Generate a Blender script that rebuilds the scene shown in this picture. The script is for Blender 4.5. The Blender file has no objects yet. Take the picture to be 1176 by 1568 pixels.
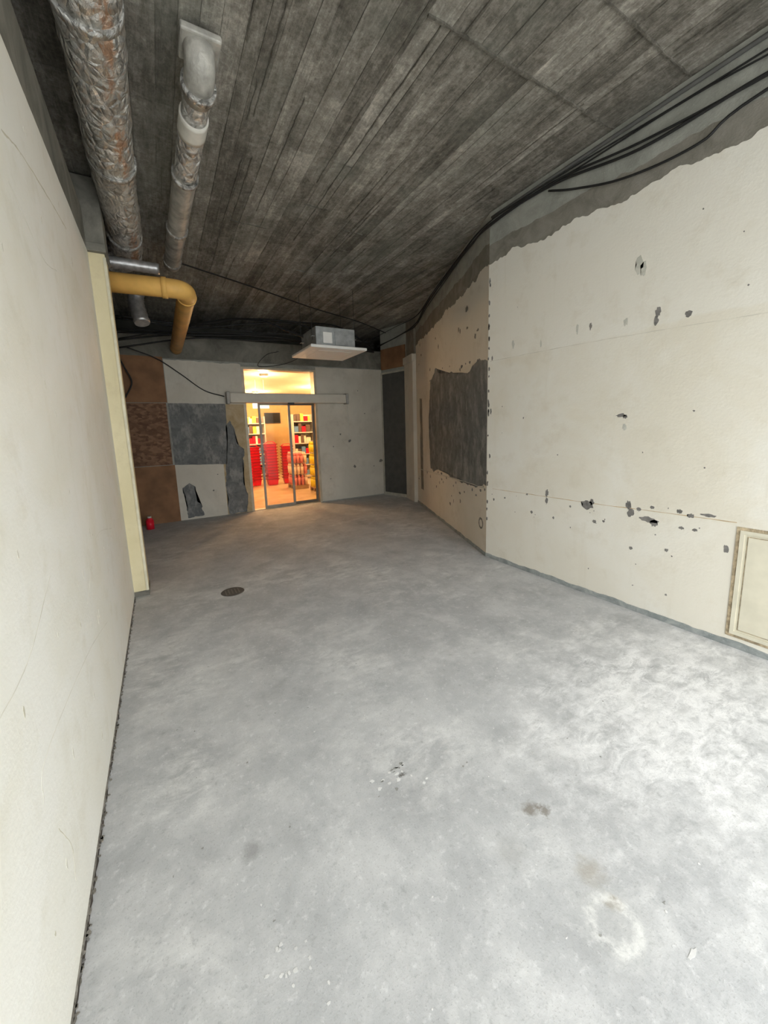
import bpy, bmesh, math, random
from mathutils import Vector, Matrix, noise
random.seed(7)
S=bpy.context.scene
S.view_settings.view_transform='Standard'
H=3.75
# ---------------------------------------------------------------- helpers
def link(o):
    S.collection.objects.link(o); return o
def empty(name,loc=(0,0,0)):
    e=bpy.data.objects.new(name,None); e.empty_display_size=.1; e.location=loc; return link(e)
def obj_bm(name,bm,mat=None,parent=None,smooth=False,mats=None,recalc=True):
    if recalc: bmesh.ops.recalc_face_normals(bm,faces=bm.faces)
    me=bpy.data.meshes.new(name); bm.to_mesh(me); bm.free()
    o=bpy.data.objects.new(name,me); link(o)
    for m in (mats or [mat]): me.materials.append(m)
    if parent: o.parent=parent
    return o
def bx(bm,x0,x1,y0,y1,z0,z1,mi=0,bev=0):
    r=bmesh.ops.create_cube(bm,size=1)
    vs=r['verts']
    for v in vs: v.co=Vector(((x0+x1)/2+v.co.x*(x1-x0),(y0+y1)/2+v.co.y*(y1-y0),(z0+z1)/2+v.co.z*(z1-z0)))
    fs={f for v in vs for f in v.link_faces}
    for f in fs: f.material_index=mi
    if bev:
        es=list({e for v in vs for e in v.link_edges})
        rb=bmesh.ops.bevel(bm,geom=es,offset=bev,segments=2,affect='EDGES',profile=.5)
        for f in rb['faces']: f.material_index=mi
def prism(bm,pts,z0,z1,mi=0):
    a=[bm.verts.new((x,y,z0)) for x,y in pts]; b=[bm.verts.new((x,y,z1)) for x,y in pts]
    n=len(pts)
    fs=[bm.faces.new(a[::-1]),bm.faces.new(b)]
    for i in range(n): fs.append(bm.faces.new((a[i],a[(i+1)%n],b[(i+1)%n],b[i])))
    for f in fs: f.material_index=mi
def cyl(bm,p0,p1,r0,r1=None,seg=24,mi=0,cap=True):
    r1=r0 if r1 is None else r1
    p0=Vector(p0);p1=Vector(p1);d=p1-p0
    q=d.to_track_quat('Z','Y').to_matrix().to_4x4()
    m=Matrix.Translation((p0+p1)/2)@q
    r=bmesh.ops.create_cone(bm,cap_ends=cap,segments=seg,radius1=r0,radius2=r1,depth=d.length,matrix=m)
    for f in {f for v in r['verts'] for f in v.link_faces}: f.material_index=mi; f.smooth=len(f.verts)==4
def tube(bm,pts,rad,seg=24,mi=0,closed=True):
    pts=[Vector(p) for p in pts]; rings=[]
    up=None
    for i,p in enumerate(pts):
        d=(pts[min(i+1,len(pts)-1)]-pts[max(i-1,0)]).normalized()
        if up is None:
            up=Vector((0,0,1)) if abs(d.z)<.9 else Vector((1,0,0))
        a=d.cross(up).normalized(); up=a.cross(d).normalized()
        r=rad(i) if callable(rad) else rad
        rings.append([bm.verts.new(p+(a*math.cos(t)+up*math.sin(t))*r) for t in [2*math.pi*k/seg for k in range(seg)]])
    for i in range(len(rings)-1):
        for k in range(seg):
            f=bm.faces.new((rings[i][k],rings[i][(k+1)%seg],rings[i+1][(k+1)%seg],rings[i+1][k])); f.material_index=mi; f.smooth=True
    if closed:
        for rr in (rings[0][::-1],rings[-1]):
            f=bm.faces.new(rr); f.material_index=mi
def smoothpath(pts,n=10):
    P=[Vector(p) for p in pts]; P=[P[0]*2-P[1]]+P+[P[-1]*2-P[-2]]
    out=[]
    for i in range(1,len(P)-2):
        for k in range(n):
            t=k/n
            out.append(.5*((2*P[i])+(P[i+1]-P[i-1])*t+(2*P[i-1]-5*P[i]+4*P[i+1]-P[i+2])*t*t+(3*P[i]-P[i-1]-3*P[i+1]+P[i+2])*t**3))
    out.append(P[-2]); return out
def bendpath(pts,r,n=8):
    P=[Vector(p) for p in pts]; out=[P[0]]
    for i in range(1,len(P)-1):
        a=(P[i-1]-P[i]).normalized(); b=(P[i+1]-P[i]).normalized()
        s=P[i]+a*r; e=P[i]+b*r
        for k in range(n+1):
            t=k/n; out.append((1-t)**2*s+2*t*(1-t)*P[i]+t*t*e)
    out.append(P[-1]); return out
P0=Vector((3.26,3.17)); DR=Vector((1.37,3.29)).normalized(); NR=Vector((-DR.y,DR.x))
XR,XL,YB=3.26,-.37,7.72
mR=lambda u,v,o:Vector((XR-o,u,v))
mL=lambda u,v,o:Vector((XL+o,u,v))
mB=lambda u,v,o:Vector((u,YB-o,v))
mA=lambda u,v,o:Vector((P0.x+DR.x*u+NR.x*o,P0.y+DR.y*u+NR.y*o,v))
mF=lambda u,v,o:Vector((u,v,o))
PA=Vector((4.76,6.97)); DA=(Vector((4.57,7.72))-PA).normalized(); NA=Vector((-DA.y,DA.x))
mD=lambda u,v,o:Vector((PA.x+DA.x*u+NA.x*o,PA.y+DA.y*u+NA.y*o,v))
def quadstrip(bm,mp,A,B,o0,o1,mi=0):
    a1=[bm.verts.new(mp(*p,o1)) for p in A]; b1=[bm.verts.new(mp(*p,o1)) for p in B]
    a0=[bm.verts.new(mp(*p,o0)) for p in A]; b0=[bm.verts.new(mp(*p,o0)) for p in B]
    n=len(A); fs=[]
    for i in range(n-1):
        fs+=[bm.faces.new((a1[i],a1[i+1],b1[i+1],b1[i])),bm.faces.new((a0[i],a0[i+1],a1[i+1],a1[i])),bm.faces.new((b0[i],b0[i+1],b1[i+1],b1[i]))]
    fs+=[bm.faces.new((a0[0],a1[0],b1[0],b0[0])),bm.faces.new((a0[-1],a1[-1],b1[-1],b0[-1]))]
    for f in fs: f.material_index=mi
def layer(bm,mp,u0,u1,bot,top,o0,o1,mi=0,step=.025):
    n=int((u1-u0)/step); us=[u0+(u1-u0)*i/n for i in range(n+1)]
    g=lambda f,u:f(u) if callable(f) else f
    quadstrip(bm,mp,[(u,g(bot,u)) for u in us],[(u,g(top,u)) for u in us],o0,o1,mi)
def ragf(z0,z1,u0,u1,amp,freq,seed):
    def f(u):
        b=z0+(z1-z0)*(u-u0)/(u1-u0)
        a=noise.noise(Vector((u*freq,seed,0)))+.55*noise.noise(Vector((u*freq*3.1,seed+3,0)))+.35*noise.noise(Vector((u*freq*9,seed+7,0)))
        return b+a*amp
    return f
def plate(bm,mp,pts,o0,o1,mi=0):
    a=[bm.verts.new(mp(u,v,o0)) for u,v in pts]; b=[bm.verts.new(mp(u,v,o1)) for u,v in pts]
    n=len(pts); fs=[]
    for i in range(n): fs.append(bm.faces.new((a[i],a[(i+1)%n],b[(i+1)%n],b[i])))
    f=bm.faces.new(b); fs.append(f)
    for q in fs: q.material_index=mi
    bmesh.ops.triangulate(bm,faces=[f])
def rag(p,q,step=.04,amp=.012,freq=6,seed=0):
    p=Vector(p);q=Vector(q);L=(q-p).length;n=max(1,int(L/step));d=(q-p)/L;nn=Vector((-d.y,d.x));out=[]
    for i in range(n):
        s=i/n; e=min(1,4*min(s,1-s)); w=p+(q-p)*s
        k=noise.noise(Vector((w.x*freq,w.y*freq,seed)))*1.3+noise.noise(Vector((w.x*freq*4,w.y*freq*4,seed+5)))*.6
        out.append(tuple(w+nn*(k*amp*2*e)))
    return out
def ragpoly(pts,amp=.012,step=.04,freq=6,seed=0,flat=()):
    out=[]
    for i in range(len(pts)):
        p,q=pts[i],pts[(i+1)%len(pts)]
        if i in flat: out.append(p)
        else: out+=rag(p,q,step,amp,freq,seed+i)
    return out
def blob(bm,mp,u,v,w,h,o=.002,mi=0,n=12,o0=0.0005):
    pts=[]
    for k in range(n):
        t=2*math.pi*k/n; r=.5*(.7+.6*random.random())
        pts.append((u+math.cos(t)*r*w,v+math.sin(t)*r*h))
    plate(bm,mp,pts,o0,o,mi)
def crack(bm,mp,pts,w=.004,mi=0,o=.006,o0=.004):
    pts=smoothpath([(a,b,0) for a,b in pts],8); A=[];B=[]
    for i,p in enumerate(pts):
        d=(pts[min(i+1,len(pts)-1)]-pts[max(i-1,0)]).normalized(); nn=Vector((-d.y,d.x,0))
        ww=w*(.4+random.random())*.5; p=p+nn*random.uniform(-.3,.3)*w; A.append(p+nn*ww); B.append(p-nn*ww)
    quadstrip(bm,mp,[(a.x,a.y) for a in A],[(b.x,b.y) for b in B],o0,o,mi)
# ---------------------------------------------------------------- materials
class M:
    def __init__(s,name):
        s.m=bpy.data.materials.new(name); s.m.use_nodes=True; s.t=s.m.node_tree; s.N=s.t.nodes; s.L=s.t.links
        s.b=s.N['Principled BSDF']
    def n(s,t,**k):
        x=s.N.new(t)
        for a,b in k.items(): setattr(x,a,b)
        return x
    def put(s,sock,v):
        if isinstance(v,bpy.types.NodeSocket): s.L.new(v,sock)
        else: sock.default_value=v
    def obj(s,scale=(1,1,1),loc=(0,0,0)):
        c=s.n('ShaderNodeTexCoord').outputs['Object']
        mp=s.n('ShaderNodeMapping'); mp.inputs['Scale'].default_value=scale; mp.inputs['Location'].default_value=loc
        s.L.new(c,mp.inputs['Vector']); return mp.outputs[0]
    def noise(s,scale,detail=4,rough=.55,vec=None,dist=0,sc=(1,1,1),loc=(0,0,0)):
        x=s.n('ShaderNodeTexNoise'); x.inputs['Scale'].default_value=scale; x.inputs['Detail'].default_value=detail
        x.inputs['Roughness'].default_value=rough; x.inputs['Distortion'].default_value=dist
        s.L.new(vec or s.obj(sc,loc),x.inputs['Vector']); return x.outputs['Fac']
    def ramp(s,v,a,b,c0=0,c1=1):
        x=s.n('ShaderNodeMapRange'); s.put(x.inputs['Value'],v)
        for i,k in zip((1,2,3,4),(a,b,c0,c1)): x.inputs[i].default_value=k
        return x.outputs[0]
    def mix(s,f,a,b,mode='MIX'):
        x=s.n('ShaderNodeMix',data_type='RGBA',blend_type=mode)
        s.put(x.inputs[0],f)
        s.put(x.inputs[6],(*a,1) if isinstance(a,tuple) else a); s.put(x.inputs[7],(*b,1) if isinstance(b,tuple) else b)
        return x.outputs[2]
    def math(s,op,a,b=0):
        x=s.n('ShaderNodeMath',operation=op); s.put(x.inputs[0],a); s.put(x.inputs[1],b); return x.outputs[0]
    def sep(s):
        x=s.n('ShaderNodeSeparateXYZ'); s.L.new(s.obj(),x.inputs[0]); return x.outputs
    def dist(s,vec,p):
        x=s.n('ShaderNodeVectorMath',operation='DISTANCE'); s.L.new(vec,x.inputs[0]); x.inputs[1].default_value=p; return x.outputs['Value']
    def bump(s,h,strength=.3,dist=.01):
        x=s.n('ShaderNodeBump'); x.inputs['Strength'].default_value=strength; x.inputs['Distance'].default_value=dist
        s.L.new(h,x.inputs['Height']); s.L.new(x.outputs[0],s.b.inputs['Normal'])
    def out(s,col,rough=.8,metal=0,spec=.3):
        s.put(s.b.inputs['Base Color'],(*col,1) if isinstance(col,tuple) else col)
        s.put(s.b.inputs['Roughness'],rough); s.put(s.b.inputs['Metallic'],metal)
        s.b.inputs['Specular IOR Level'].default_value=spec
        return s.m
def simple(name,col,rough=.6,metal=0,var=.15,scale=8,spec=.3,bump=0):
    m=M(name); f=m.noise(scale,3)
    c=m.mix(m.ramp(f,.3,.7),tuple(x*(1-var) for x in col),tuple(min(1,x*(1+var)) for x in col))
    if bump: m.bump(m.noise(scale*6,3),bump)
    return m.out(c,rough,metal,spec)
def emis(name,col,s):
    m=M(name); m.b.inputs['Emission Color'].default_value=(*col,1); m.b.inputs['Emission Strength'].default_value=s
    return m.out(col,.6)

def mat_floor():
    m=M('floor_concrete')
    big=m.noise(.6,3,.55); mid=m.noise(3.0,6,.70,dist=.25); fine=m.noise(26,5,.72); sp=m.noise(150,2,.6)
    sc=m.noise(1.1,6,.72,dist=.3,loc=(3.3,1.2,0)); scr=m.noise(7,5,.7,dist=.4,sc=(.8,1.5,1),loc=(3,1,0))
    c=m.mix(m.ramp(big,.35,.65),(.405,.41,.41),(.475,.482,.482))
    c=m.mix(m.math('MULTIPLY',m.ramp(mid,.48,.62),.55),c,(.59,.592,.585))
    c=m.mix(m.math('MULTIPLY',m.ramp(mid,.46,.33),.55),c,(.32,.325,.325))
    dust=m.math('MULTIPLY',m.ramp(sc,.48,.62),m.ramp(scr,.42,.60))
    c=m.mix(m.math('MULTIPLY',dust,.6),c,(.72,.72,.70))
    # dusty, scraped screed before the hatch; shopfront daylight painted in as pale colour
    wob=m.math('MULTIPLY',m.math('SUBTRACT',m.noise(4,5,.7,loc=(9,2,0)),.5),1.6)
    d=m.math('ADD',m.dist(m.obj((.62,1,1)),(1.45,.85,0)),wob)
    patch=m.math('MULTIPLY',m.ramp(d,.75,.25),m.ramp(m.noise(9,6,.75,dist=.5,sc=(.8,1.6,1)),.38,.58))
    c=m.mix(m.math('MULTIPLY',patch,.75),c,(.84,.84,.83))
    c=m.mix(m.math('MULTIPLY',m.ramp(fine,.56,.72),.45),c,(.78,.78,.77))
    c=m.mix(m.math('MULTIPLY',m.ramp(fine,.42,.28),.50),c,(.24,.245,.24))
    c=m.mix(m.math('MULTIPLY',m.ramp(sp,.58,.70),.38),c,(.22,.22,.22))
    nz=m.math('MULTIPLY',m.math('SUBTRACT',m.noise(22,5,.75),.5),.10)
    V=m.obj()
    for (x,y,r,col,a) in [(1.16,.87,.045,(.19,.17,.14),.8),(1.20,.84,.03,(.2,.18,.15),.8),(1.15,.62,.06,(.32,.29,.24),.6),(.14,1.30,.045,(.25,.25,.245),.6),(.97,.80,.07,(.33,.33,.32),.5),(1.13,.53,.035,(.33,.29,.22),.7),(1.08,.50,.15,(.35,.355,.345),.4),(.80,1.27,.022,(.08,.07,.06),.85),(3.05,1.5,.12,(.25,.25,.25),.4),(1.9,2.4,.10,(.30,.30,.30),.4)]:
        dd=m.math('ADD',m.dist(V,(x,y,0)),nz)
        c=m.mix(m.math('MULTIPLY',m.ramp(dd,r,r*.3),a),c,col)
    dd=m.math('ADD',m.dist(V,(1.08,.50,0)),m.math('MULTIPLY',nz,.6))
    rg=m.ramp(m.math('ABSOLUTE',m.math('SUBTRACT',dd,.066)),.026,.006)
    c=m.mix(m.math('MULTIPLY',m.math('MULTIPLY',rg,m.ramp(fine,.38,.56)),.72),c,(.70,.70,.67))
    m.bump(m.math('ADD',m.math('MULTIPLY',fine,.6),m.math('MULTIPLY',sp,.2)),.45,.006)
    return m.out(c,.8,0,.3)
def mat_ceiling():
    m=M('board_formed_concrete')
    at=m.n('ShaderNodeAttribute'); at.attribute_name='tone'; tone=at.outputs['Fac']
    grain=m.noise(1,6,.75,sc=(55,5.5,10)); grain2=m.noise(1,6,.75,sc=(16,2.6,5),loc=(4,2,0))
    big=m.noise(.8,4,.6,dist=.5); pit=m.noise(30,6,.8); blot=m.noise(4.5,6,.75,dist=.6,loc=(1,5,2))
    v=m.math('MULTIPLY',tone,.22)
    for s_,k in ((grain,.38),(grain2,.55),(big,.40),(pit,.55),(blot,.50)):
        v=m.math('ADD',v,m.math('MULTIPLY',s_,k))
    cr=m.n('ShaderNodeValToRGB'); m.L.new(m.ramp(v,.97,1.64),cr.inputs[0])
    e=cr.color_ramp.elements; e[0].color=(.050,.046,.038,1); e[1].color=(.72,.68,.60,1)
    k=e.new(.35); k.color=(.165,.153,.128,1); k=e.new(.62); k.color=(.325,.305,.265,1)
    c=m.mix(m.math('MULTIPLY',m.ramp(m.noise(1.3,3,loc=(7,7,0)),.5,.65),.35),cr.outputs[0],(.23,.24,.205))
    m.bump(m.math('ADD',m.math('MULTIPLY',grain,.7),m.math('ADD',pit,blot)),1.0,.014)
    return m.out(c,.9,0,.2)
def mat_paint(name,hi,mid,stain,zb=None,rough=.6):
    m=M(name); z=m.sep()[2]
    n1=m.noise(1.3,5,.6,dist=.4); n2=m.noise(5,6,.65,loc=(3,5,1)); n3=m.noise(60,3,.6)
    c=m.mix(m.ramp(n1,.4,.62),mid,hi)
    if zb:
        zz=m.math('ADD',z,m.math('MULTIPLY',m.math('SUBTRACT',n1,.5),.12))
        c=m.mix(m.math('MULTIPLY',m.ramp(zz,zb[1]-.01,zb[1]+.01),.7),c,hi)
        c=m.mix(m.math('MULTIPLY',m.ramp(zz,zb[0]+.01,zb[0]-.01),.35),c,hi)
    c=m.mix(m.math('MULTIPLY',m.ramp(n2,.54,.72),.4),c,stain)
    vs=m.noise(1,5,.6,sc=(9,9,.7))
    c=m.mix(m.math('MULTIPLY',m.ramp(vs,.6,.75),.25),c,stain)
    m.bump(m.math('ADD',n3,m.math('MULTIPLY',n2,2)),.18,.006)
    return m.out(c,rough,0,.3)
def mat_plaster(name,a,b,sc=6,rough=.85,smear=None):
    m=M(name); f=m.noise(sc,6,.65,dist=.8); g=m.noise(70,3,.7)
    c=m.mix(m.ramp(f,.35,.65),a,b)
    if smear:
        q=m.noise(3.5,6,.75,sc=(1.6,1.6,.8),loc=(2,8,1)); c=m.mix(m.math('MULTIPLY',m.ramp(q,.50,.62),.75),c,smear)
    c=m.mix(m.math('MULTIPLY',m.ramp(g,.6,.75),.3),c,tuple(min(1,x*1.7) for x in b))
    m.bump(m.math('ADD',f,m.math('MULTIPLY',g,.5)),.5,.01)
    return m.out(c,rough,0,.2)
def mat_foil(name,base,orange=True):
    m=M(name); w=m.noise(11,6,.72,dist=1.8,sc=(1,.6,1)); f=m.noise(30,4,.7)
    vo=m.n('ShaderNodeTexVoronoi'); vo.feature='DISTANCE_TO_EDGE'; vo.inputs['Scale'].default_value=16; m.L.new(m.obj((1,.7,1)),vo.inputs['Vector'])
    c=m.mix(m.ramp(w,.44,.68),base,tuple(x*.38 for x in base))
    if orange:
        o=m.noise(3,5,.7,sc=(2,.7,2),loc=(2,1,3)); x=m.sep()[0]
        xx=m.math('ADD',x,m.math('MULTIPLY',m.math('SUBTRACT',w,.5),.16))
        side=m.math('MULTIPLY',m.ramp(xx,-.055,-.035),m.ramp(xx,.02,.0))
        c=m.mix(m.math('MULTIPLY',m.math('MULTIPLY',m.ramp(o,.44,.52),side),.8),c,(.58,.33,.19))
    m.bump(m.math('ADD',m.math('MULTIPLY',m.ramp(vo.outputs['Distance'],0,.25),.5),m.math('ADD',w,m.math('MULTIPLY',f,.4))),1.0,.035)
    return m.out(c,.30,.62,.5)
floorM=mat_floor(); ceilM=mat_ceiling()
paintR=mat_paint('paint_cream_right',(.79,.77,.695),(.74,.70,.595),(.64,.59,.475),(.84,2.22))
paintL=mat_paint('paint_cream_left',(.86,.85,.785),(.81,.79,.69),(.68,.645,.52),(.75,2.6))
paintB=mat_paint('paint_white_back',(.64,.61,.53),(.56,.53,.455),(.42,.39,.32))
paintA=mat_paint('paint_cream_angled',(.70,.665,.58),(.64,.605,.51),(.49,.45,.36),(.8,2.3))
colM=mat_paint('paint_yellow_column',(.78,.70,.47),(.72,.64,.41),(.55,.46,.29))
plR=mat_plaster('plaster_bare',(.27,.275,.245),(.39,.395,.355),4)
plBand=mat_plaster('plaster_band',(.19,.18,.15),(.28,.265,.23),5)
plGrey=mat_plaster('plaster_grey_patch',(.13,.136,.138),(.21,.217,.215),7,smear=(.34,.34,.32))
plChip=mat_plaster('plaster_chip',(.14,.135,.125),(.26,.25,.235),12)
plBlue=mat_plaster('plaster_base_bluegrey',(.22,.245,.24),(.38,.40,.39),9)
rawC=mat_plaster('raw_concrete',(.14,.135,.115),(.25,.24,.205),3)
darkC=mat_plaster('dark_concrete',(.05,.05,.042),(.09,.088,.075),2)
tanM=mat_plaster('tan_plaster',(.42,.32,.18),(.54,.44,.29),5)
greenS=mat_plaster('pale_scrape',(.5,.5,.44),(.62,.61,.54),8)
crackM=simple('old_glue_line',(.55,.42,.25),.8,var=.25,scale=12)
debrisM=mat_plaster('gap_dirt',(.12,.11,.09),(.34,.32,.28),25)
brownM=simple('fibreboard_brown',(.24,.125,.062),.7,var=.25,scale=4)
def mat_osb():
    m=M('osb_board'); v=m.n('ShaderNodeTexVoronoi'); v.inputs['Scale'].default_value=16; m.L.new(m.obj((1,1,1.8)),v.inputs['Vector'])
    s=m.n('ShaderNodeSeparateColor'); m.L.new(v.outputs['Color'],s.inputs[0])
    c=m.mix(s.outputs[0],(.12,.06,.035),(.28,.16,.095)); m.bump(s.outputs[1],.3)
    return m.out(c,.75)
osbM=mat_osb()
alu=simple('aluminium_frame',(.55,.55,.54),.4,.6,var=.06)
darkAlu=simple('dark_frame',(.05,.05,.05),.4,.4)
whitePlast=simple('white_plastic',(.62,.59,.51),.45,var=.05)
acPanel=simple('ac_panel_white',(.88,.87,.83),.45,var=.04)
acMetal=simple('galvanised_metal',(.42,.44,.44),.45,.4,var=.2,scale=12)
cableM=simple('black_cable',(.018,.018,.018),.5)
cableG=simple('grey_cable',(.10,.10,.095),.6)
yelM=simple('yellow_pipe_paint',(.72,.43,.12),.5,var=.16,scale=5,bump=.1)
doorGrey=simple('grey_door_paint',(.085,.085,.08),.6,var=.15)
foil1=mat_foil('duct_foil_orange',(.72,.71,.67)); foil2=mat_foil('duct_foil',(.74,.735,.71),False)
pvcM=simple('pipe_dirty_grey',(.40,.39,.355),.45,.15,var=.40,scale=9,bump=.5)
pvcW=simple('pipe_white_section',(.66,.64,.58),.5,var=.12)
silverM=simple('silver_flex',(.5,.5,.5),.4,.75,var=.25,scale=20)
def mat_glass():
    m=M('door_glass'); g=m.n('ShaderNodeBsdfGlossy'); g.inputs['Roughness'].default_value=.03
    t=m.n('ShaderNodeBsdfTransparent'); t.inputs[0].default_value=(.95,.96,.95,1)
    mx=m.n('ShaderNodeMixShader'); mx.inputs[0].default_value=.05
    m.L.new(t.outputs[0],mx.inputs[1]); m.L.new(g.outputs[0],mx.inputs[2])
    m.L.new(mx.outputs[0],m.N['Material Output'].inputs[0]); return m.m
glassM=mat_glass()

# ---------------------------------------------------------------- room shell
FY=-1.4
bm=bmesh.new()
prism(bm,[(-1.1,FY-.2),(5.1,FY-.2),(5.1,7.74),(-1.1,7.74)],-.2,0)
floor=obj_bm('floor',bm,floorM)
bm=bmesh.new()
for i in range(26): blob(bm,mF,.79+random.gauss(0,.055),1.28+random.gauss(0,.045),random.uniform(.005,.022),random.uniform(.004,.016),.0012,random.choice([1,1,1,1,0]))
for i in range(16): blob(bm,mF,.20+random.gauss(0,.05),.92+random.gauss(0,.05),random.uniform(.006,.014),random.uniform(.006,.012),.0012,1)
for i in range(260): blob(bm,mF,random.uniform(-.2,3.1),random.uniform(.3,6),random.uniform(.003,.010),random.uniform(.003,.009),.0012,random.choice([0,1,1]))
blob(bm,mF,1.20,.345,.045,.012,.0012,1)
obj_bm('floor_debris',bm,mats=[simple('debris_grey',(.28,.28,.26),.9),simple('debris_pale',(.66,.66,.64),.9)],parent=floor)
bm=bmesh.new()
cyl(bm,(.48,3.83,.0005),(.48,3.83,.004),.11,.105,32,0)
for k in range(5): bx(bm,.41+k*.03,.42+k*.03,3.77,3.89,.004,.006,1)
obj_bm('floor_drain',bm,mats=[simple('drain_dirty',(.10,.09,.08),.8),simple('drain_rust',(.16,.14,.12),.7)])
n=48
def ring(bm,mp,u,v,ro,ri,o,mi):
    A=[];B=[]
    for k in range(n):
        t=2*math.pi*k/n; jj=1+.12*noise.noise(Vector((math.cos(t)*3,math.sin(t)*3,u)));i=1+.15*noise.noise(Vector((math.cos(t)*4,math.sin(t)*4,v+9)))
        A.append(bm.verts.new(mp(u+math.cos(t)*ro*jj,v+math.sin(t)*ro*jj,o))); B.append(bm.verts.new(mp(u+math.cos(t)*ri*i,v+math.sin(t)*ri*i,o)))
    for k in range(n):
        f=bm.faces.new((A[k],A[(k+1)%n],B[(k+1)%n],B[k])); f.material_index=mi

# ceiling
bm=bmesh.new(); lay=bm.loops.layers.float_color.new('tone')
x=-1.1; joints=[FY-.2,.35,1.43,1.92,4.6,6.3,9.0]
while x<5.2:
    w=random.choice([random.uniform(.07,.11),random.uniform(.10,.17)])
    base=random.random()
    js=joints if x>1.5 else [FY-.2,.9,3.2,5.4,9.0]
    for a,b in zip(js,js[1:]):
        tone=min(1,max(0,base*.6+random.random()*.5-.05)); dz=random.uniform(-.004,.004)
        g=.0012; K=max(2,int((b-a)/.25))
        ys=[a+(b-a)*i/K for i in range(K+1)]
        L=[];R_=[]
        for yy in ys:
            wob=.006*noise.noise(Vector((x*5,yy*1.3,0))); wob2=.006*noise.noise(Vector(((x+w)*5,yy*1.3,0)))
            zz=H+dz+.005*noise.noise(Vector((x*3,yy*2,4)))
            L.append((x+g+wob,yy,zz)); R_.append((x+w-g+wob2,yy,zz))
        l0=[bm.verts.new(p) for p in L]; r0=[bm.verts.new(p) for p in R_]
        l1=[bm.verts.new((p[0],p[1],H+.02)) for p in L]; r1=[bm.verts.new((p[0],p[1],H+.02)) for p in R_]
        fs=[]
        for i in range(K): fs+=[bm.faces.new((l0[i],l0[i+1],r0[i+1],r0[i])),bm.faces.new((l0[i],l0[i+1],l1[i+1],l1[i])),bm.faces.new((r0[i],r0[i+1],r1[i+1],r1[i]))]
        for f in fs:
            for l in f.loops: l[lay]=(tone,tone,tone,1)
    x+=w
prism(bm,[(-1.1,FY-.2),(5.3,FY-.2),(5.3,9.0),(-1.1,9.0)],H+.008,H+.25)
ceil=obj_bm('ceiling',bm,ceilM)
bm=bmesh.new()
def fin(p,q,w=.01,t=.006):
    p=Vector(p);q=Vector(q);d=(q-p).normalized();nn=Vector((-d.y,d.x))
    k=max(2,int((q-p).length/.05)); A=[];B=[]
    for i in range(k+1):
        c=p+(q-p)*i/k+nn*noise.noise(Vector((i*.7,p.x,p.y)))*.006; ww=w*(.4+1.1*random.random())/2
        A.append(tuple(c+nn*ww));B.append(tuple(c-nn*ww))
    quadstrip(bm,lambda u,v,o:Vector((u,v,H-o)),A,B,-.01,t)
fin((1.5,1.92),(3.24,1.92),.014,.012); fin((2.2,1.43),(3.24,1.43),.009,.010); fin((3.0,.2),(3.0,1.43),.008,.01); fin((1.6,1.93),(1.6,4.6),.006,.009)
for i in range(40):
    xx=random.uniform(.1,4.2);yy=random.uniform(.5,6.5); fin((xx,yy),(xx,yy+random.uniform(.2,1.8)),random.uniform(.003,.008),.008)
for i in range(7):
    xx=random.uniform(.8,3.6);yy=random.uniform(2.5,6.5); fin((xx,yy),(xx+random.uniform(.12,.4),yy),.009,.008)
obj_bm('formwork_ridges',bm,ceilM,parent=ceil)

# left wall
bm=bmesh.new()
prism(bm,[(XL,FY),(XL,4.24),(-.58,4.24),(-.58,FY)],0,3.47)
wl=obj_bm('wall_left',bm,rawC)
bm=bmesh.new()
prism(bm,[(-.56,4.24),(-.56,7.72),(-.75,7.72),(-.75,4.24)],0,3.0); obj_bm('wall_left_rear',bm,rawC)
bm=bmesh.new(); prism(bm,[(-1.0,FY),(-1.0,9.0),(-1.1,9.0),(-1.1,FY)],0,H)
obj_bm('wall_left_void',bm,darkC)
bm=bmesh.new()
layer(bm,mL,FY,4.24,.014,ragf(3.0,3.13,FY,4.24,.006,3,1),0,.004); obj_bm('paint_layer',bm,paintL,parent=wl)
bm=bmesh.new()
layer(bm,mL,FY,4.24,0,ragf(.014,.010,FY,4.24,.008,14,2),.0,.007,0,.02)
layer(bm,lambda u,v,o:Vector((XL+v,u,o)),FY,4.24,.004,ragf(.012,.010,FY,4.24,.008,9,4),.0,.0015,2,.02)
for i in range(230):
    y=random.uniform(.3,4.2); blob(bm,mF,XL+random.uniform(.0,.016),y,random.uniform(.005,.014),random.uniform(.006,.022),.004,random.choice([0,0,1]),8)
obj_bm('base_gap',bm,mats=[debrisM,plChip,simple('gap_shadow_dirt',(.08,.07,.06),.9)],parent=wl)
bm=bmesh.new()
for pts,w,mi in [([(1.92,2.62),(2.2,2.7),(2.7,2.78),(3.16,2.84)],.008,0),([(1.0,.95),(1.28,.97),(1.6,1.1)],.004,1),([(2.59,.5),(2.0,.62),(1.3,.68),(1.2,.6)],.003,1),([(1.27,.45),(1.35,.30),(1.33,.2)],.003,0),([(1.9,2.45),(2.3,2.35),(2.6,2.4)],.004,1),([(3.3,.9),(2.6,1.0),(2.1,.8)],.003,1)]:
    crack(bm,mL,pts,w,mi,.0045,.004)
for i in range(60): blob(bm,mL,random.uniform(.9,4.1),random.uniform(.2,2.9),random.uniform(.004,.014),random.uniform(.01,.05),.0046,random.choice([0,1,1]),9,.004)
obj_bm('scratches',bm,mats=[simple('crack_line',(.60,.57,.46),.8),simple('scratch_pale',(.70,.68,.59),.8)],parent=wl)

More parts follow.
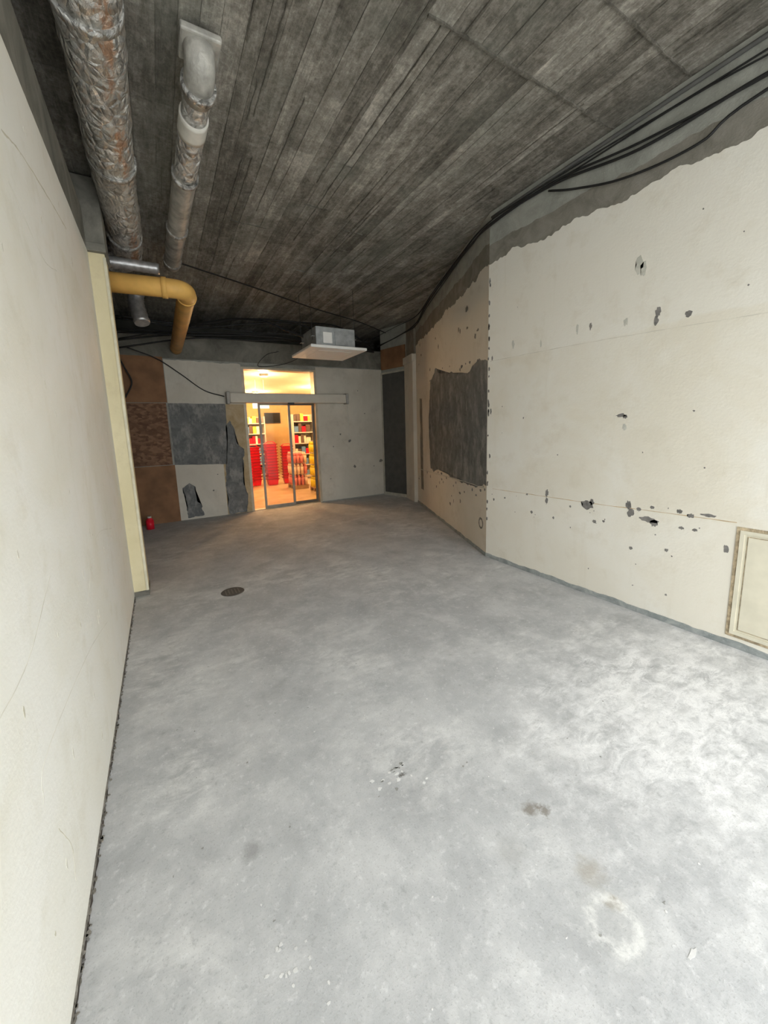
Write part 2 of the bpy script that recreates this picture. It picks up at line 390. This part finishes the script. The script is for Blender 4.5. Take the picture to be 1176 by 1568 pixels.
col=empty('column')
bm=bmesh.new(); bx(bm,-.37,-.247,4.24,4.52,0,3.13,0,.004); bx(bm,-.262,-.24,4.232,4.25,.05,3.1,1)
obj_bm('column_body',bm,mats=[colM,simple('corner_bead',(.70,.66,.50),.6)],parent=col)
bm=bmesh.new(); bx(bm,-.56,-.235,4.241,4.55,3.13,H-.02,0,.01); bx(bm,-.40,-.23,4.2,4.56,3.13,3.2,0,.01); bx(bm,XL,-.238,4.231,4.53,0,.05,0)
bx(bm,-.56,-.37,4.241,4.52,0,3.13,0)
obj_bm('column_head',bm,rawC,parent=col)

# right wall
bm=bmesh.new(); prism(bm,[(XR,FY),(XR,3.17),(XR+.35,3.17),(XR+.35,FY)],0,H-.006)
wr=obj_bm('wall_right',bm,plR)
bm=bmesh.new()
layer(bm,mR,FY,3.17,.03,ragf(3.14,3.25,FY,3.17,.045,3,7),0,.005,0,.012); obj_bm('paint_layer',bm,paintR,parent=wr)
bm=bmesh.new()
layer(bm,mR,FY,3.17,3.0,ragf(3.33,3.42,FY,3.17,.05,1.6,3),0,.002,0)
layer(bm,mR,FY,3.17,0,ragf(.042,.045,FY,3.17,.012,5,8),0,.012,1)
obj_bm('plaster_bands',bm,mats=[plBand,plBlue],parent=wr)
bm=bmesh.new()
R=[(1.52,2.32,.035,.07),(1.53,2.26,.03,.06),(1.33,2.26,.045,.045),(1.73,1.59,.07,.03),(1.70,1.58,.03,.03),(2.38,.87,.03,.07),(2.38,.80,.025,.07),(1.97,.82,.10,.09),(1.93,.85,.04,.05),(1.63,.87,.04,.07),(1.61,.81,.06,.06),(1.48,.78,.12,.04),(1.44,.76,.05,.05),(1.46,.88,.03,.025),(1.55,.85,.03,.03),(1.28,.88,.03,.03),(1.21,.86,.04,.03),(1.9,.68,.03,.03),(1.82,.7,.02,.02),(1.59,.52,.025,.025),(1.34,.57,.025,.025),(2.3,.64,.02,.025),(2.61,.83,.02,.02),(3.06,.71,.02,.03),(2.9,.75,.02,.02),(2.28,1.25,.012,.012),(2.68,1.61,.012,.02),(2.02,2.34,.02,.05),(1.26,.76,.03,.025),(1.32,.22,.015,.015),(1.0,.67,.025,.06),(1.11,.88,.08,.02),(1.18,.76,.03,.02),(1.25,1.6,.012,.012),(2.55,.65,.025,.03),(2.13,.78,.02,.02),(1.3,2.9,.01,.01),(3.11,2.27,.02,.05),(3.12,1.7,.02,.06),(3.13,1.2,.02,.05)]
for a in R: blob(bm,mR,*a,o=.0062,mi=0,n=16,o0=.005)
for i in range(30): blob(bm,mR,random.uniform(.6,3.1),random.choice([random.uniform(.5,.9),random.uniform(.2,2.9)]),random.uniform(.006,.012),random.uniform(.006,.014),.0062,0,8,.005)
for i in range(26): blob(bm,mR,3.165-abs(random.gauss(0,.008)),random.uniform(.1,3.2),.02,random.uniform(.02,.07),.0062,0,10,.005)
for a in [(2.14,2.35,.02,.08),(1.74,2.31,.03,.06),(2.83,2.36,.03,.08),(1.67,2.70,.05,.12),(1.64,2.66,.04,.1),(2.5,2.3,.02,.06),(1.7,1.5,.03,.05)]: blob(bm,mR,*a,o=.0055,mi=1,n=14,o0=.005)
crack(bm,mR,[(3.08,.83),(2.4,.835),(1.9,.84),(1.5,.85),(.96,.86)],.005,2,.0056,.005)
crack(bm,mR,[(3.14,2.24),(2.4,2.225),(1.7,2.20),(.9,2.16),(.2,2.14)],.005,3,.0056,.005)
obj_bm('chips_and_cracks',bm,mats=[plChip,greenS,crackM,simple('pale_line',(.64,.61,.52),.8)],parent=wr)
hatch=empty('access_hatch')
bm=bmesh.new()
def fr(y0,y1,z0,z1,w,o0,o1,mi):
    for a in ((y0,y1,z0,z0+w),(y0,y1,z1-w,z1),(y0,y0+w,z0+w,z1-w),(y1-w,y1,z0+w,z1-w)): bx(bm,XR-o1,XR-o0,*a,mi)
fr(.24,.955,.075,.835,.020,.0,.010,0); fr(.260,.935,.095,.815,.022,.0,.016,1)
bx(bm,XR-.008,XR,.27,.925,.105,.805,1); bx(bm,XR-.013,XR,.30,.895,.135,.775,1,.003); fr(.296,.899,.131,.779,.004,.0,.0105,0)
cyl(bm,(XR-.013,.36,.45),(XR-.025,.36,.45),.012,.012,16,2)
obj_bm('hatch_frame_and_door',bm,mats=[simple('rough_wood_edge',(.44,.36,.24),.85,var=.5,scale=30,bump=.6),simple('hatch_cream',(.66,.625,.50),.5,var=.07),alu],parent=hatch)

# angled wall, pier, alcove
pe=P0+DR*3.5
bm=bmesh.new(); prism(bm,[tuple(P0),tuple(pe),(5.1,pe.y),(5.1,3.17)],0,H-.006)
wa=obj_bm('wall_right_angled',bm,plR)
bm=bmesh.new()
layer(bm,mA,0,3.5,.03,ragf(3.24,3.14,0,3.5,.06,3,5),0,.005,0,.012)
layer(bm,mA,0,3.5,0,ragf(.045,.045,0,3.5,.012,5,8),0,.012,3)
layer(bm,mA,0,3.5,3.0,ragf(3.45,3.40,0,3.5,.05,1.6,13),0,.002,2)
pa=[(.01,.85),(.5,.80),(1.05,.79),(1.67,.84),(2.47,.82),(2.56,1.71),(2.4,2.35),(2.2,2.42),(2.07,2.50),(1.9,2.40),(1.04,2.27),(.6,2.20),(.45,2.28),(.24,2.32),(.01,2.25)]
plate(bm,mA,ragpoly(pa,.025,.025,9,3,flat=(14,)),.004,.007,1)
plate(bm,mA,ragpoly([(3.0,.33),(3.2,.33),(3.22,2.1),(3.05,2.1)],.02,.05,6,5),.004,.007,2)
for i in range(30):
    t_=random.uniform(.05,2.5); blob(bm,mA,t_,random.choice([.80,2.3+.05*t_])+random.gauss(0,.05),random.uniform(.02,.07),random.uniform(.02,.05),.0065,1,10,.005)
for i in range(14): blob(bm,mA,random.uniform(.2,3.4),random.uniform(.3,.75),random.uniform(.02,.07),random.uniform(.02,.06),.0065,random.choice([1,2]),10,.005)
for i in range(12): blob(bm,mA,random.uniform(.2,3.4),random.uniform(2.5,3.1),random.uniform(.02,.09),random.uniform(.03,.08),.0065,2,10,.005)
ring(bm,mA,.16,.37,.07,.045,.006,2)
crack(bm,mA,[(.05,.82),(1,.8),(2,.76),(3.4,.72)],.012,4,.0085,.005)
obj_bm('paint_and_patches',bm,mats=[paintA,plGrey,plBand,plBlue,greenS],parent=wa)
bm=bmesh.new()
prism(bm,[tuple(pe),(4.56,6.47),(4.70,6.97),(5.1,6.97),(5.1,pe.y)],0,3.0,0)
prism(bm,[tuple(pe),(4.60,6.47),(4.76,6.97),(5.1,6.97),(5.1,pe.y)],3.0,H-.006,1)
prism(bm,[(4.52,6.43),(4.66,6.96),(4.72,6.96),(4.60,6.43)],2.86,3.0,0)
obj_bm('wall_right_pier',bm,mats=[paintB,plBand])
bm=bmesh.new(); prism(bm,[tuple(PA),(4.57,7.72),(5.1,7.72),(5.1,6.97)],0,H-.006,0)
al=obj_bm('wall_right_alcove',bm,mats=[plR])
d=empty('door_2'); bm=bmesh.new()
W_=(Vector((4.57,7.72))-PA).length
def bd(u0,u1,z0,z1,o0,o1,mi):
    a=[mD(u0,0,o0),mD(u1,0,o0),mD(u1,0,o1),mD(u0,0,o1)]; prism(bm,[(p.x,p.y) for p in a],z0,z1,mi)
bd(.04,W_-.05,.07,2.76,.002,.02,0)
for a in ((.0,.04,0,2.80),(W_-.05,W_-.01,0,2.80),(.04,W_-.05,2.76,2.80),(.04,W_-.05,0,.07)): bd(*a,.002,.03,1)
bd(.02,W_-.03,2.86,3.3,.002,.03,2); bd(.10,.18,1.04,1.055,.04,.05,0); bd(.10,.115,1.04,1.055,.02,.04,0)
obj_bm('metal_door_leaf',bm,mats=[doorGrey,simple('door_frame_cream',(.46,.44,.37),.6),brownM],parent=d)

# back wall
DX0,DX1,DZ=1.48,2.98,2.80
bm=bmesh.new()
bx(bm,-1.0,DX0,YB,YB+.25,0,2.88,0); bx(bm,DX1,5.1,YB,YB+.25,0,2.88,0); bx(bm,DX0,DX1,YB,YB+.25,DZ,2.88,0)
bx(bm,-1.0,5.1,YB+.03,YB+.28,2.88,3.28,1)
wb=obj_bm('wall_back',bm,mats=[plR,rawC])
bm=bmesh.new(); bx(bm,-1.0,5.1,8.9,9.0,2.95,H-.006,0); bx(bm,-1.0,5.1,YB+.28,8.9,2.95,3.0,0); obj_bm('wall_back_void',bm,darkC)
bm=bmesh.new(); prism(bm,[(5.1,FY),(5.2,FY),(5.2,9),(5.1,9)],0,H-.006); obj_bm('wall_far_right',bm,darkC)
bm=bmesh.new()
layer(bm,mB,.20,1.02,0,ragf(2.86,2.85,.2,1.02,.015,4,6),0,.004,0)
layer(bm,mB,1.02,DX0,2.1,ragf(2.85,2.84,1.02,DX0,.015,4,6),0,.004,0)
layer(bm,mB,DX1,4.57,.02,ragf(2.86,2.87,DX1,4.6,.008,4,6),0,.004,0)
plate(bm,mB,[(1.02,0),(DX0,0),(DX0,2.1),(1.02,2.1)],0,.004,3)
plate(bm,mB,ragpoly([(.20,1.03),(1.08,.98),(1.14,1.5),(1.15,2.11),(.20,2.12)],.004,.05,6,1),.004,.006,1)
plate(bm,mB,ragpoly([(1.04,0.01),(1.38,0.01),(1.42,.3),(1.36,.55),(1.38,.9),(1.42,1.25),(1.30,1.35),(1.28,1.6),(1.2,1.8),(1.12,1.7),(1.10,1.2),(1.05,.9)],.016,.03,7,4),.004,.006,1)
plate(bm,mB,ragpoly([(.32,.03),(.60,.05),(.58,.22),(.50,.32),(.50,.6),(.40,.68),(.28,.60),(.33,.3)],.012,.03,8,9),.004,.006,1)
for u,v,w,h in [(3.70,1.305,.06,.07),(3.80,.73,.06,.06),(4.49,.81,.09,.08),(3.48,1.46,.04,.04),(4.3,.7,.03,.03),(3.3,1.2,.02,.03),(4.1,1.9,.03,.02),(3.95,2.4,.02,.03),(4.0,1.1,.02,.02),(3.2,.5,.03,.02),(.8,.5,.03,.03),(.9,.8,.02,.02)]: blob(bm,mB,u,v,w,h,.006,2,14,.004)
crack(bm,mB,[(3.72,.8),(3.70,1.3),(3.68,2.0),(3.66,2.3)],.012,4,.0055,.004)
obj_bm('paint_and_patches',bm,mats=[paintB,plGrey,plChip,tanM,greenS],parent=wb)
bm=bmesh.new()
bx(bm,-.56,.19,YB-.012,YB,2.13,2.90,0); bx(bm,-.56,.17,YB-.018,YB,1.04,2.12,1); bx(bm,-.56,.20,YB-.012,YB,0.0,1.03,0); bx(bm,-.2,-.15,YB-.016,YB-.01,0.05,1.0,0)
obj_bm('board_panels',bm,mats=[brownM,osbM],parent=wb)

# front (street) wall behind camera with shopfront opening
bm=bmesh.new()
bx(bm,-1.1,XL,FY-.2,FY,0,H-.006,0); bx(bm,XR,5.2,FY-.2,FY,0,H-.006,0); bx(bm,XL,XR,FY-.2,FY,3.45,H-.006,0)
obj_bm('wall_front',bm,mats=[plR])
w=empty('window_1'); bm=bmesh.new()
for xx in (XL,XR-.06): bx(bm,xx,xx+.06,FY-.12,FY-.06,0,3.45,0)
bx(bm,XL+.06,XR-.06,FY-.12,FY-.06,3.39,3.45,0)
obj_bm('shopfront_frame',bm,alu,parent=w)
bm=bmesh.new(); prism(bm,[(-15,-25),(18,-25),(18,FY-.2),(-15,FY-.2)],-.2,-.01); obj_bm('ground_outside',bm,simple('paving',(.55,.545,.53),.8))

# sliding door
d=empty('door_1'); bm=bmesh.new()
bx(bm,DX0,DX0+.05,YB-.01,YB+.2,0,DZ,0); bx(bm,DX1-.05,DX1,YB-.01,YB+.2,0,DZ,0); bx(bm,DX0+.05,DX1-.05,YB-.01,YB+.2,DZ-.04,DZ,0)
bx(bm,DX0+.05,DX1-.05,YB+.0,YB+.2,2.14,2.30,0); bx(bm,DX0+.05,DX1-.05,YB+.02,YB+.14,0,.012,0)
def leaf(x0,x1,y,mi=1):
    bx(bm,x0,x0+.04,y,y+.035,.012,2.14,mi); bx(bm,x1-.04,x1,y,y+.035,.012,2.14,mi)
    bx(bm,x0+.04,x1-.04,y,y+.035,.012,.07,mi); bx(bm,x0+.04,x1-.04,y,y+.035,2.09,2.14,mi)
leaf(1.76,2.40,YB+.05,2); leaf(2.38,2.93,YB+.1,1)
obj_bm('frame',bm,mats=[simple('frame_warm_grey',(.50,.44,.33),.45,.2),simple('bronze_frame',(.16,.145,.12),.45,.3),simple('leaf_frame_grey',(.32,.30,.26),.45,.3)],parent=d)
bm=bmesh.new(); bx(bm,1.80,2.36,YB+.064,YB+.070,.07,2.09); bx(bm,2.42,2.89,YB+.114,YB+.120,.07,2.09); bx(bm,DX0+.05,DX1-.05,YB+.10,YB+.106,2.30,DZ-.04)
obj_bm('glass',bm,glassM,parent=d)
bm=bmesh.new(); bx(bm,1.22,3.58,YB-.17,YB-.01,2.12,2.30,0,.012); bx(bm,1.16,1.22,YB-.18,YB-.01,2.10,2.32,1,.01); bx(bm,3.58,3.64,YB-.18,YB-.01,2.10,2.32,1,.01)
bx(bm,2.3,2.42,YB-.2,YB-.16,2.08,2.12,2)
obj_bm('operator_box',bm,mats=[whitePlast,simple('end_cap',(.4,.39,.36),.5),darkAlu],parent=d)

# shop beyond
bm=bmesh.new(); prism(bm,[(-1,7.74),(9,7.74),(9,15),(-1,15)],-.2,.0)
m=M('shop_floor_tile'); obj_bm('floor_shop',bm,m.out(m.mix(m.ramp(m.noise(3),.4,.6),(.64,.46,.26),(.72,.54,.33)),.22,0,.5))
bm=bmesh.new(); bx(bm,-1,9,15,15.1,0,2.85); bx(bm,-1.1,-1,7.97,15,0,2.85); bx(bm,9,9.1,7.97,15,0,2.85); bx(bm,5.1,9,7.9,7.97,0,2.85)
obj_bm('wall_shop',bm,simple('shop_wall',(.84,.62,.30),.6,var=.05))
bm=bmesh.new(); bx(bm,-1,9,7.98,15,2.85,2.9); obj_bm('ceiling_shop',bm,simple('shop_ceiling',(.88,.72,.52),.7,var=.03))
lampM=emis('lamp_warm',(1,.75,.48),5)
for i,(xx,yy) in enumerate([(2.2,8.9),(4.0,9.3),(1.6,10.7),(4.2,11.0),(2.8,12.6),(5.4,12.2)]):
    e=empty('ceiling_downlight',(xx,yy,0)); bm=bmesh.new(); cyl(bm,(0,0,2.80),(0,0,2.85),.10,.10,24,0); cyl(bm,(0,0,2.796),(0,0,2.80),.085,.085,24,1)
    obj_bm('housing',bm,mats=[alu,lampM],parent=e)
    l=bpy.data.lights.new('downlight_lamp','POINT'); l.energy=[60,80,95,105,110,110][i]; l.color=(1,.64,.34); l.shadow_soft_size=.08
    o=bpy.data.objects.new('bulb',l); link(o); o.parent=e; o.location=(0,0,2.5)
redM=simple('red_plastic',(.72,.014,.035),.35,var=.12,scale=6)
redD=simple('red_plastic_rim',(.34,.005,.015),.4,var=.12,scale=6)
def basket_stack(x,y,nb,rot=0):
    e=empty('shopping_basket_stack',(x,y,0)); e.rotation_euler[2]=rot
    bm=bmesh.new(); A,B=.155,.13; a,b=.125,.10; S_=.085
    for k in range(nb):
        z=k*S_
        lo=[bm.verts.new(p) for p in [(-a,-b,z+.01),(a,-b,z+.01),(a,b,z+.01),(-a,b,z+.01)]]
        hi=[bm.verts.new(p) for p in [(-A,-B,z+.2),(A,-B,z+.2),(A,B,z+.2),(-A,B,z+.2)]]
        bm.faces.new(lo[::-1])
        for i in range(4): bm.faces.new((lo[i],lo[(i+1)%4],hi[(i+1)%4],hi[i]))
        for q in ((-A-.02,A+.02,-B-.02,-B),(-A-.02,A+.02,B,B+.02),(-A-.02,-A,-B,B),(A,A+.02,-B,B)): bx(bm,*q,z+.175,z+.20,1)
    zt=(nb-1)*S_+.2
    for sx in (-.05,.05): tube(bm,bendpath([(-A,sx,zt),(-A*.6,sx,zt+.06),(A*.6,sx,zt+.06),(A,sx,zt)],.03),.008,8)
    obj_bm('baskets',bm,mats=[redM,redD],parent=e)
basket_stack(2.36,11.5,12,.15); basket_stack(2.82,11.3,13,.05); basket_stack(3.32,11.35,12,-.1); basket_stack(2.02,11.0,7,.3)
def packs(x,y,nx,ny,nz,cols):
    e=empty('bottle_multipack_pallet',(x,y,0)); bm=bmesh.new()
    for i in range(3): bx(bm,0,nx*.1,i*ny*.05*.9,i*ny*.05*.9+.06,0,.09,4)
    for i in range(6): bx(bm,i*nx*.1/6,i*nx*.1/6+.08,0,ny*.1,.09,.11,4)
    for k in range(nz):
        for i in range(nx):
            for jj in range(ny):
                c=cols[(i//3+k)%len(cols)]
                px,py,pz=.05+i*.1,.05+jj*.1,.11+k*.30
                cyl(bm,(px,py,pz),(px,py,pz+.2),.045,.045,8,c); cyl(bm,(px,py,pz+.2),(px,py,pz+.27),.045,.015,8,c); cyl(bm,(px,py,pz+.27),(px,py,pz+.292),.016,.016,8,3)
    obj_bm('bottles_and_pallet',bm,mats=[simple('label_pink',(.72,.22,.20),.4),simple('label_yellow',(.85,.68,.03),.4),simple('label_cream',(.85,.62,.46),.4),simple('cap_white',(.85,.8,.65),.4),simple('pallet_wood',(.4,.25,.12),.8)],parent=e)
packs(3.05,9.9,4,6,3,[0,2]); packs(3.36,8.95,4,6,4,[1,1,1])
def shelf(x0,x1,y,nk=6):
    bm=bmesh.new()
    for k in range(nk): bx(bm,x0,x1,y,y+.5,.1+k*.35,.13+k*.35,0)
    bx(bm,x0-.03,x0,y,y+.5,0,2.1,0); bx(bm,x1,x1+.03,y,y+.5,0,2.1,0); bx(bm,x0,x1,y+.46,y+.5,.13,2.1,0)
    for k in range(nk):
        xx=x0+.02
        while xx<x1-.18:
            ww=random.uniform(.07,.16); bx(bm,xx,xx+ww-.01,y+.03,y+.3,.13+k*.35,.13+k*.35+random.uniform(.15,.28),random.choice([1,2,3,4,5])); xx+=ww
    obj_bm('shop_shelf_with_goods',bm,mats=[whitePlast,redM,simple('goods_white',(.8,.72,.55),.5),simple('goods_blue',(.12,.25,.45),.5),simple('goods_yellow',(.8,.55,.08),.5),simple('goods_dark',(.12,.08,.06),.5)])
shelf(1.4,3.2,13.4); shelf(4.7,6.4,13.2); shelf(3.8,4.5,12.0)
bm=bmesh.new(); bx(bm,3.6,4.2,14.9,14.98,1.9,2.3,0,.01); bx(bm,3.63,4.17,14.89,14.9,1.93,2.27,1); obj_bm('wall_screen',bm,mats=[darkAlu,simple('screen_dark',(.02,.02,.02),.2)])
bm=bmesh.new(); bx(bm,2.1,2.5,9.8,9.84,2.15,2.32,0,.005); cyl(bm,(2.2,9.82,2.32),(2.2,9.82,2.85),.005,mi=0,seg=8); cyl(bm,(2.4,9.82,2.32),(2.4,9.82,2.85),.005,mi=0,seg=8)
obj_bm('hanging_sign',bm,emis('sign_cyan',(.55,.85,.9),.7))

# ducts & pipes
bm=bmesh.new(); cx=-.09; cz=3.57
pts=[(cx+.006*math.sin(y*3),y,cz+.004*math.sin(y*5)) for y in [FY+.02+i*.045 for i in range(int((5.2-FY)/.045))]]
tube(bm,pts,lambda i:.146+.010*noise.noise(Vector((i*.5,0,0)))+(.006 if i%9==0 else 0),32,0)
for yy in (1.2,2.4,3.6,4.8): cyl(bm,(cx,yy,cz),(cx,yy+.05,cz),.157,.157,32,1)
for yy in (1.9,3.1,4.4):
    cyl(bm,(cx-.1,yy,cz+.1),(cx-.1,yy,H-.02),.006,.006,8,1); cyl(bm,(cx+.1,yy,cz+.1),(cx+.1,yy,H-.02),.006,.006,8,1)
tube(bm,bendpath([(cx,5.15,cz),(cx,5.5,cz),(-.9,5.55,cz-.02)],.2),.14,28,1)
obj_bm('ventilation_duct',bm,mats=[foil1,foil2])
bm=bmesh.new(); z2=3.58
tube(bm,bendpath([(.42,2.60,H-.03),(.42,2.62,z2+.01),(.415,2.80,z2)],.06),.082,24,0)
bx(bm,.32,.53,2.51,2.71,H-.07,H-.03,0,.01)
segs=[(2.72,2.95,.078,1),(2.95,3.12,.088,3),(3.12,3.6,.082,2),(3.6,5.45,.086,0)]
for a,b,r,mi in segs:
    nn=max(2,int((b-a)/.03)); tube(bm,[(.42-.025*(a+(b-a)*i/nn-2.6),a+(b-a)*i/nn,z2) for i in range(nn+1)],lambda i:r+.008*noise.noise(Vector((i*.9,mi,0)))*(1 if mi!=3 else 0),24,mi)
for yy in (2.70,3.6,4.5,5.3): cyl(bm,(.42-.025*(yy-2.6),yy,z2),(.42-.025*(yy-2.6),yy+.04,z2),.098,.098,24,2)
for yy in (3.3,4.4): cyl(bm,(.38,yy,z2+.05),(.38,yy,H-.03),.006,.006,8,2)
obj_bm('drain_pipe',bm,mats=[pvcM,foil2,foil2,pvcW])
bm=bmesh.new(); zy=3.04
tube(bm,bendpath([(-.54,4.68,zy+.0),(.42,4.60,zy),(.42,7.68,zy)],.17,10),.092,28,0)
for a,b in (((-.32,4.66,zy),(-.27,4.656,zy)),((.18,4.62,zy),(.23,4.616,zy)),((.42,4.80,zy),(.42,4.85,zy))): cyl(bm,a,b,.101,.101,28,0)
obj_bm('yellow_pipe',bm,yelM)
bm=bmesh.new()
tube(bm,[(-.53+i*.03,4.95,3.33) for i in range(25)],lambda i:.052+.005*(i%2),20,0)
tube(bm,smoothpath([(-.05,5.62,3.30),(-.07,5.62,3.15),(-.03,5.55,2.90)],8),lambda i:.082+.007*(i%2),20,0)
tube(bm,smoothpath([(-.50,5.9,3.36),(-.25,5.8,3.38),(-.05,5.62,3.30)],8),lambda i:.078+.006*(i%2),20,0)
obj_bm('flexible_duct',bm,silverM)

# AC cassette
ac=empty('ceiling_air_conditioner'); bm=bmesh.new()
X,Y,Z=2.56,6.0,2.78
bx(bm,X-.47,X+.47,Y-.47,Y+.47,Z,Z+.045,0,.012)
bx(bm,X-.28,X+.28,Y-.28,Y+.28,Z-.004,Z+.0,0,.001)
for a in ((X-.25,X+.25,Y+.33,Y+.38),(X-.25,X+.25,Y-.38,Y-.33),(X-.38,X-.33,Y-.25,Y+.25),(X+.33,X+.38,Y-.25,Y+.25)): bx(bm,*a,Z-.002,Z+.002,0)
bx(bm,X-.33,X+.33,Y-.33,Y+.33,Z+.045,Z+.34,1,.008)
bx(bm,X-.22,X-.07,Y-.345,Y-.33,Z+.1,Z+.26,0,.003); bx(bm,X-.02,X+.2,Y-.345,Y-.33,Z+.08,Z+.28,1,.003)
for sx in (-1,1):
    for sy in (-1,1):
        bx(bm,X+sx*.35-.03,X+sx*.35+.03,Y+sy*.25-.03,Y+sy*.25+.03,Z+.2,Z+.205,1)
        cyl(bm,(X+sx*.36,Y+sy*.25,Z+.15),(X+sx*.36,Y+sy*.25,H-.02),.0035,.0035,8,2)
obj_bm('cassette_unit',bm,mats=[acPanel,acMetal,darkAlu],parent=ac)

# cables
def cable(name,paths,mat):
    bm=bmesh.new()
    for pts,r in paths: tube(bm,smoothpath(pts,8),r,8,0)
    return obj_bm(name,bm,mat)
XW=XR-.03; paths=[]
j=lambda a=.03:random.uniform(-a,a)
def A(t,z,o=.04): return tuple(mA(t,z,o+abs(j(.02))))
for k in range(5):
    if k<3:
        paths.append(([(XW,FY+.02,3.5+j()),(XW,.4,3.44+j()),(XW,1.05,3.46+j()),(XW,1.7,3.50+j()),(XW,2.41,3.61+j(.02)),(XW-.02,3.1,3.60+j(.02)),A(.5,3.62),A(1.5,3.6+j(.02)),A(2.5,3.58+j()),A(3.3,3.5+j(.04)),(4.5,6.9,3.4+j()),(4.4,7.55,3.35+j())],[.006,.009,.011][k]))
    else:
        paths.append(([(XW,FY+.02,3.60+j()),(XW,.6,3.58+j()),(XW,1.4,3.60+j(.02)),(XW,2.2,3.63+j(.02)),(XW-.02,3.1,3.63),A(.8,3.66),A(2.0,3.64),A(3.2,3.62),(4.45,6.9,3.6),(4.3,7.6,3.5)],.006))
paths.append(([(XW,FY+.02,3.40),(XW,.9,3.40),(XW,1.35,3.30),(XW,1.8,3.34),(XW,2.2,3.47),(XW,2.45,3.58)],.009))
cable('wall_cable_bundle',paths,cableM)
cable('wall_conduit',[([(XR-.025,FY+.02,3.69),(XR-.025,1.2,3.68),(XR-.025,3.12,3.67)],.014)],cableG)
paths=[]
for k in range(7):
    z=random.uniform(3.05,3.45); j2=lambda a=.12:random.uniform(-a,a)
    paths.append(([(-.4,7.5+j2(.1),z+j2()),(.7,7.5+j2(),z+.15+j2()),(1.6,7.4+j2(),z+.1+j2(.12)),(2.5,7.2+j2(),z+.15+j2(.08)),(3.4,7.4+j2(),z+.1+j2(.1)),(4.3,7.55,3.3+j2())],random.uniform(.008,.016)))
paths.append(([(.5,7.6,3.4),(1.3,7.0,3.45),(1.7,6.6,3.35),(2.0,6.4,3.2),(2.3,6.2,3.05)],.02))
paths.append(([(4.2,7.6,3.5),(3.6,7.3,3.2),(3.2,6.7,3.15),(2.95,6.2,3.05)],.014))
paths.append(([(.3,5.6,3.7),(1.5,6.1,3.68),(2.6,6.6,3.66),(3.6,6.9,3.62),(4.4,7.2,3.55)],.010))
paths.append(([(2.2,7.6,3.1),(1.9,7.4,2.98),(1.8,7.6,2.8),(2.4,7.5,2.9),(2.6,6.3,3.08)],.006))
cable('ceiling_cables',paths,cableM)
cable('door_power_cable',[([(-.3,7.6,3.0),(.1,7.66,2.86),(.45,7.69,2.62),(.8,7.69,2.35),(1.14,7.66,2.24)],.009),([(-.5,7.5,3.0),(-.38,7.6,2.7),(-.3,7.66,2.45),(-.42,7.66,2.2)],.012)],cableM)
bm=bmesh.new(); cyl(bm,(-.28,7.35,0),(-.28,7.35,.15),.06,.06,20,0); cyl(bm,(-.28,7.35,.15),(-.28,7.35,.19),.06,.03,20,0); cyl(bm,(-.28,7.35,.19),(-.28,7.35,.22),.03,.03,16,1)
obj_bm('red_canister',bm,mats=[redM,whitePlast])

# light: overcast sky, darker near the horizon (street facades), brighter overhead
W=bpy.data.worlds.new('World'); S.world=W; W.use_nodes=True
nt=W.node_tree; bg=nt.nodes['Background']
tc=nt.nodes.new('ShaderNodeTexCoord'); sp=nt.nodes.new('ShaderNodeSeparateXYZ'); nt.links.new(tc.outputs['Generated'],sp.inputs[0])
mr=nt.nodes.new('ShaderNodeMapRange'); nt.links.new(sp.outputs[2],mr.inputs[0])
for i,v in zip((1,2,3,4),(.08,.55,4.2,7.6)): mr.inputs[i].default_value=v
bg.inputs[0].default_value=(.96,.985,1,1); nt.links.new(mr.outputs[0],bg.inputs[1])
l=bpy.data.lights.new('portal','AREA'); l.shape='RECTANGLE'; l.size=3.63; l.size_y=3.45; l.cycles.is_portal=True
o=bpy.data.objects.new('shopfront_portal',l); link(o); o.location=(1.445,FY-.05,1.72); o.rotation_euler=(math.radians(90),0,0)
# camera
cam=bpy.data.cameras.new('camera'); co=bpy.data.objects.new('camera',cam); link(co)
cam.sensor_fit='VERTICAL'; cam.sensor_height=36; cam.lens=581.5/1568*36; cam.shift_x=.0089; cam.shift_y=-.0242; cam.clip_start=.02
R3=Matrix(((.8703,.1035,-.4815),(-.4914,.1158,-.8633),(-.0336,.9879,.1517)))
R3=R3.to_quaternion().normalized().to_matrix()
co.matrix_world=Matrix.Translation((0,0,1.55))@R3.to_4x4()
S.camera=co
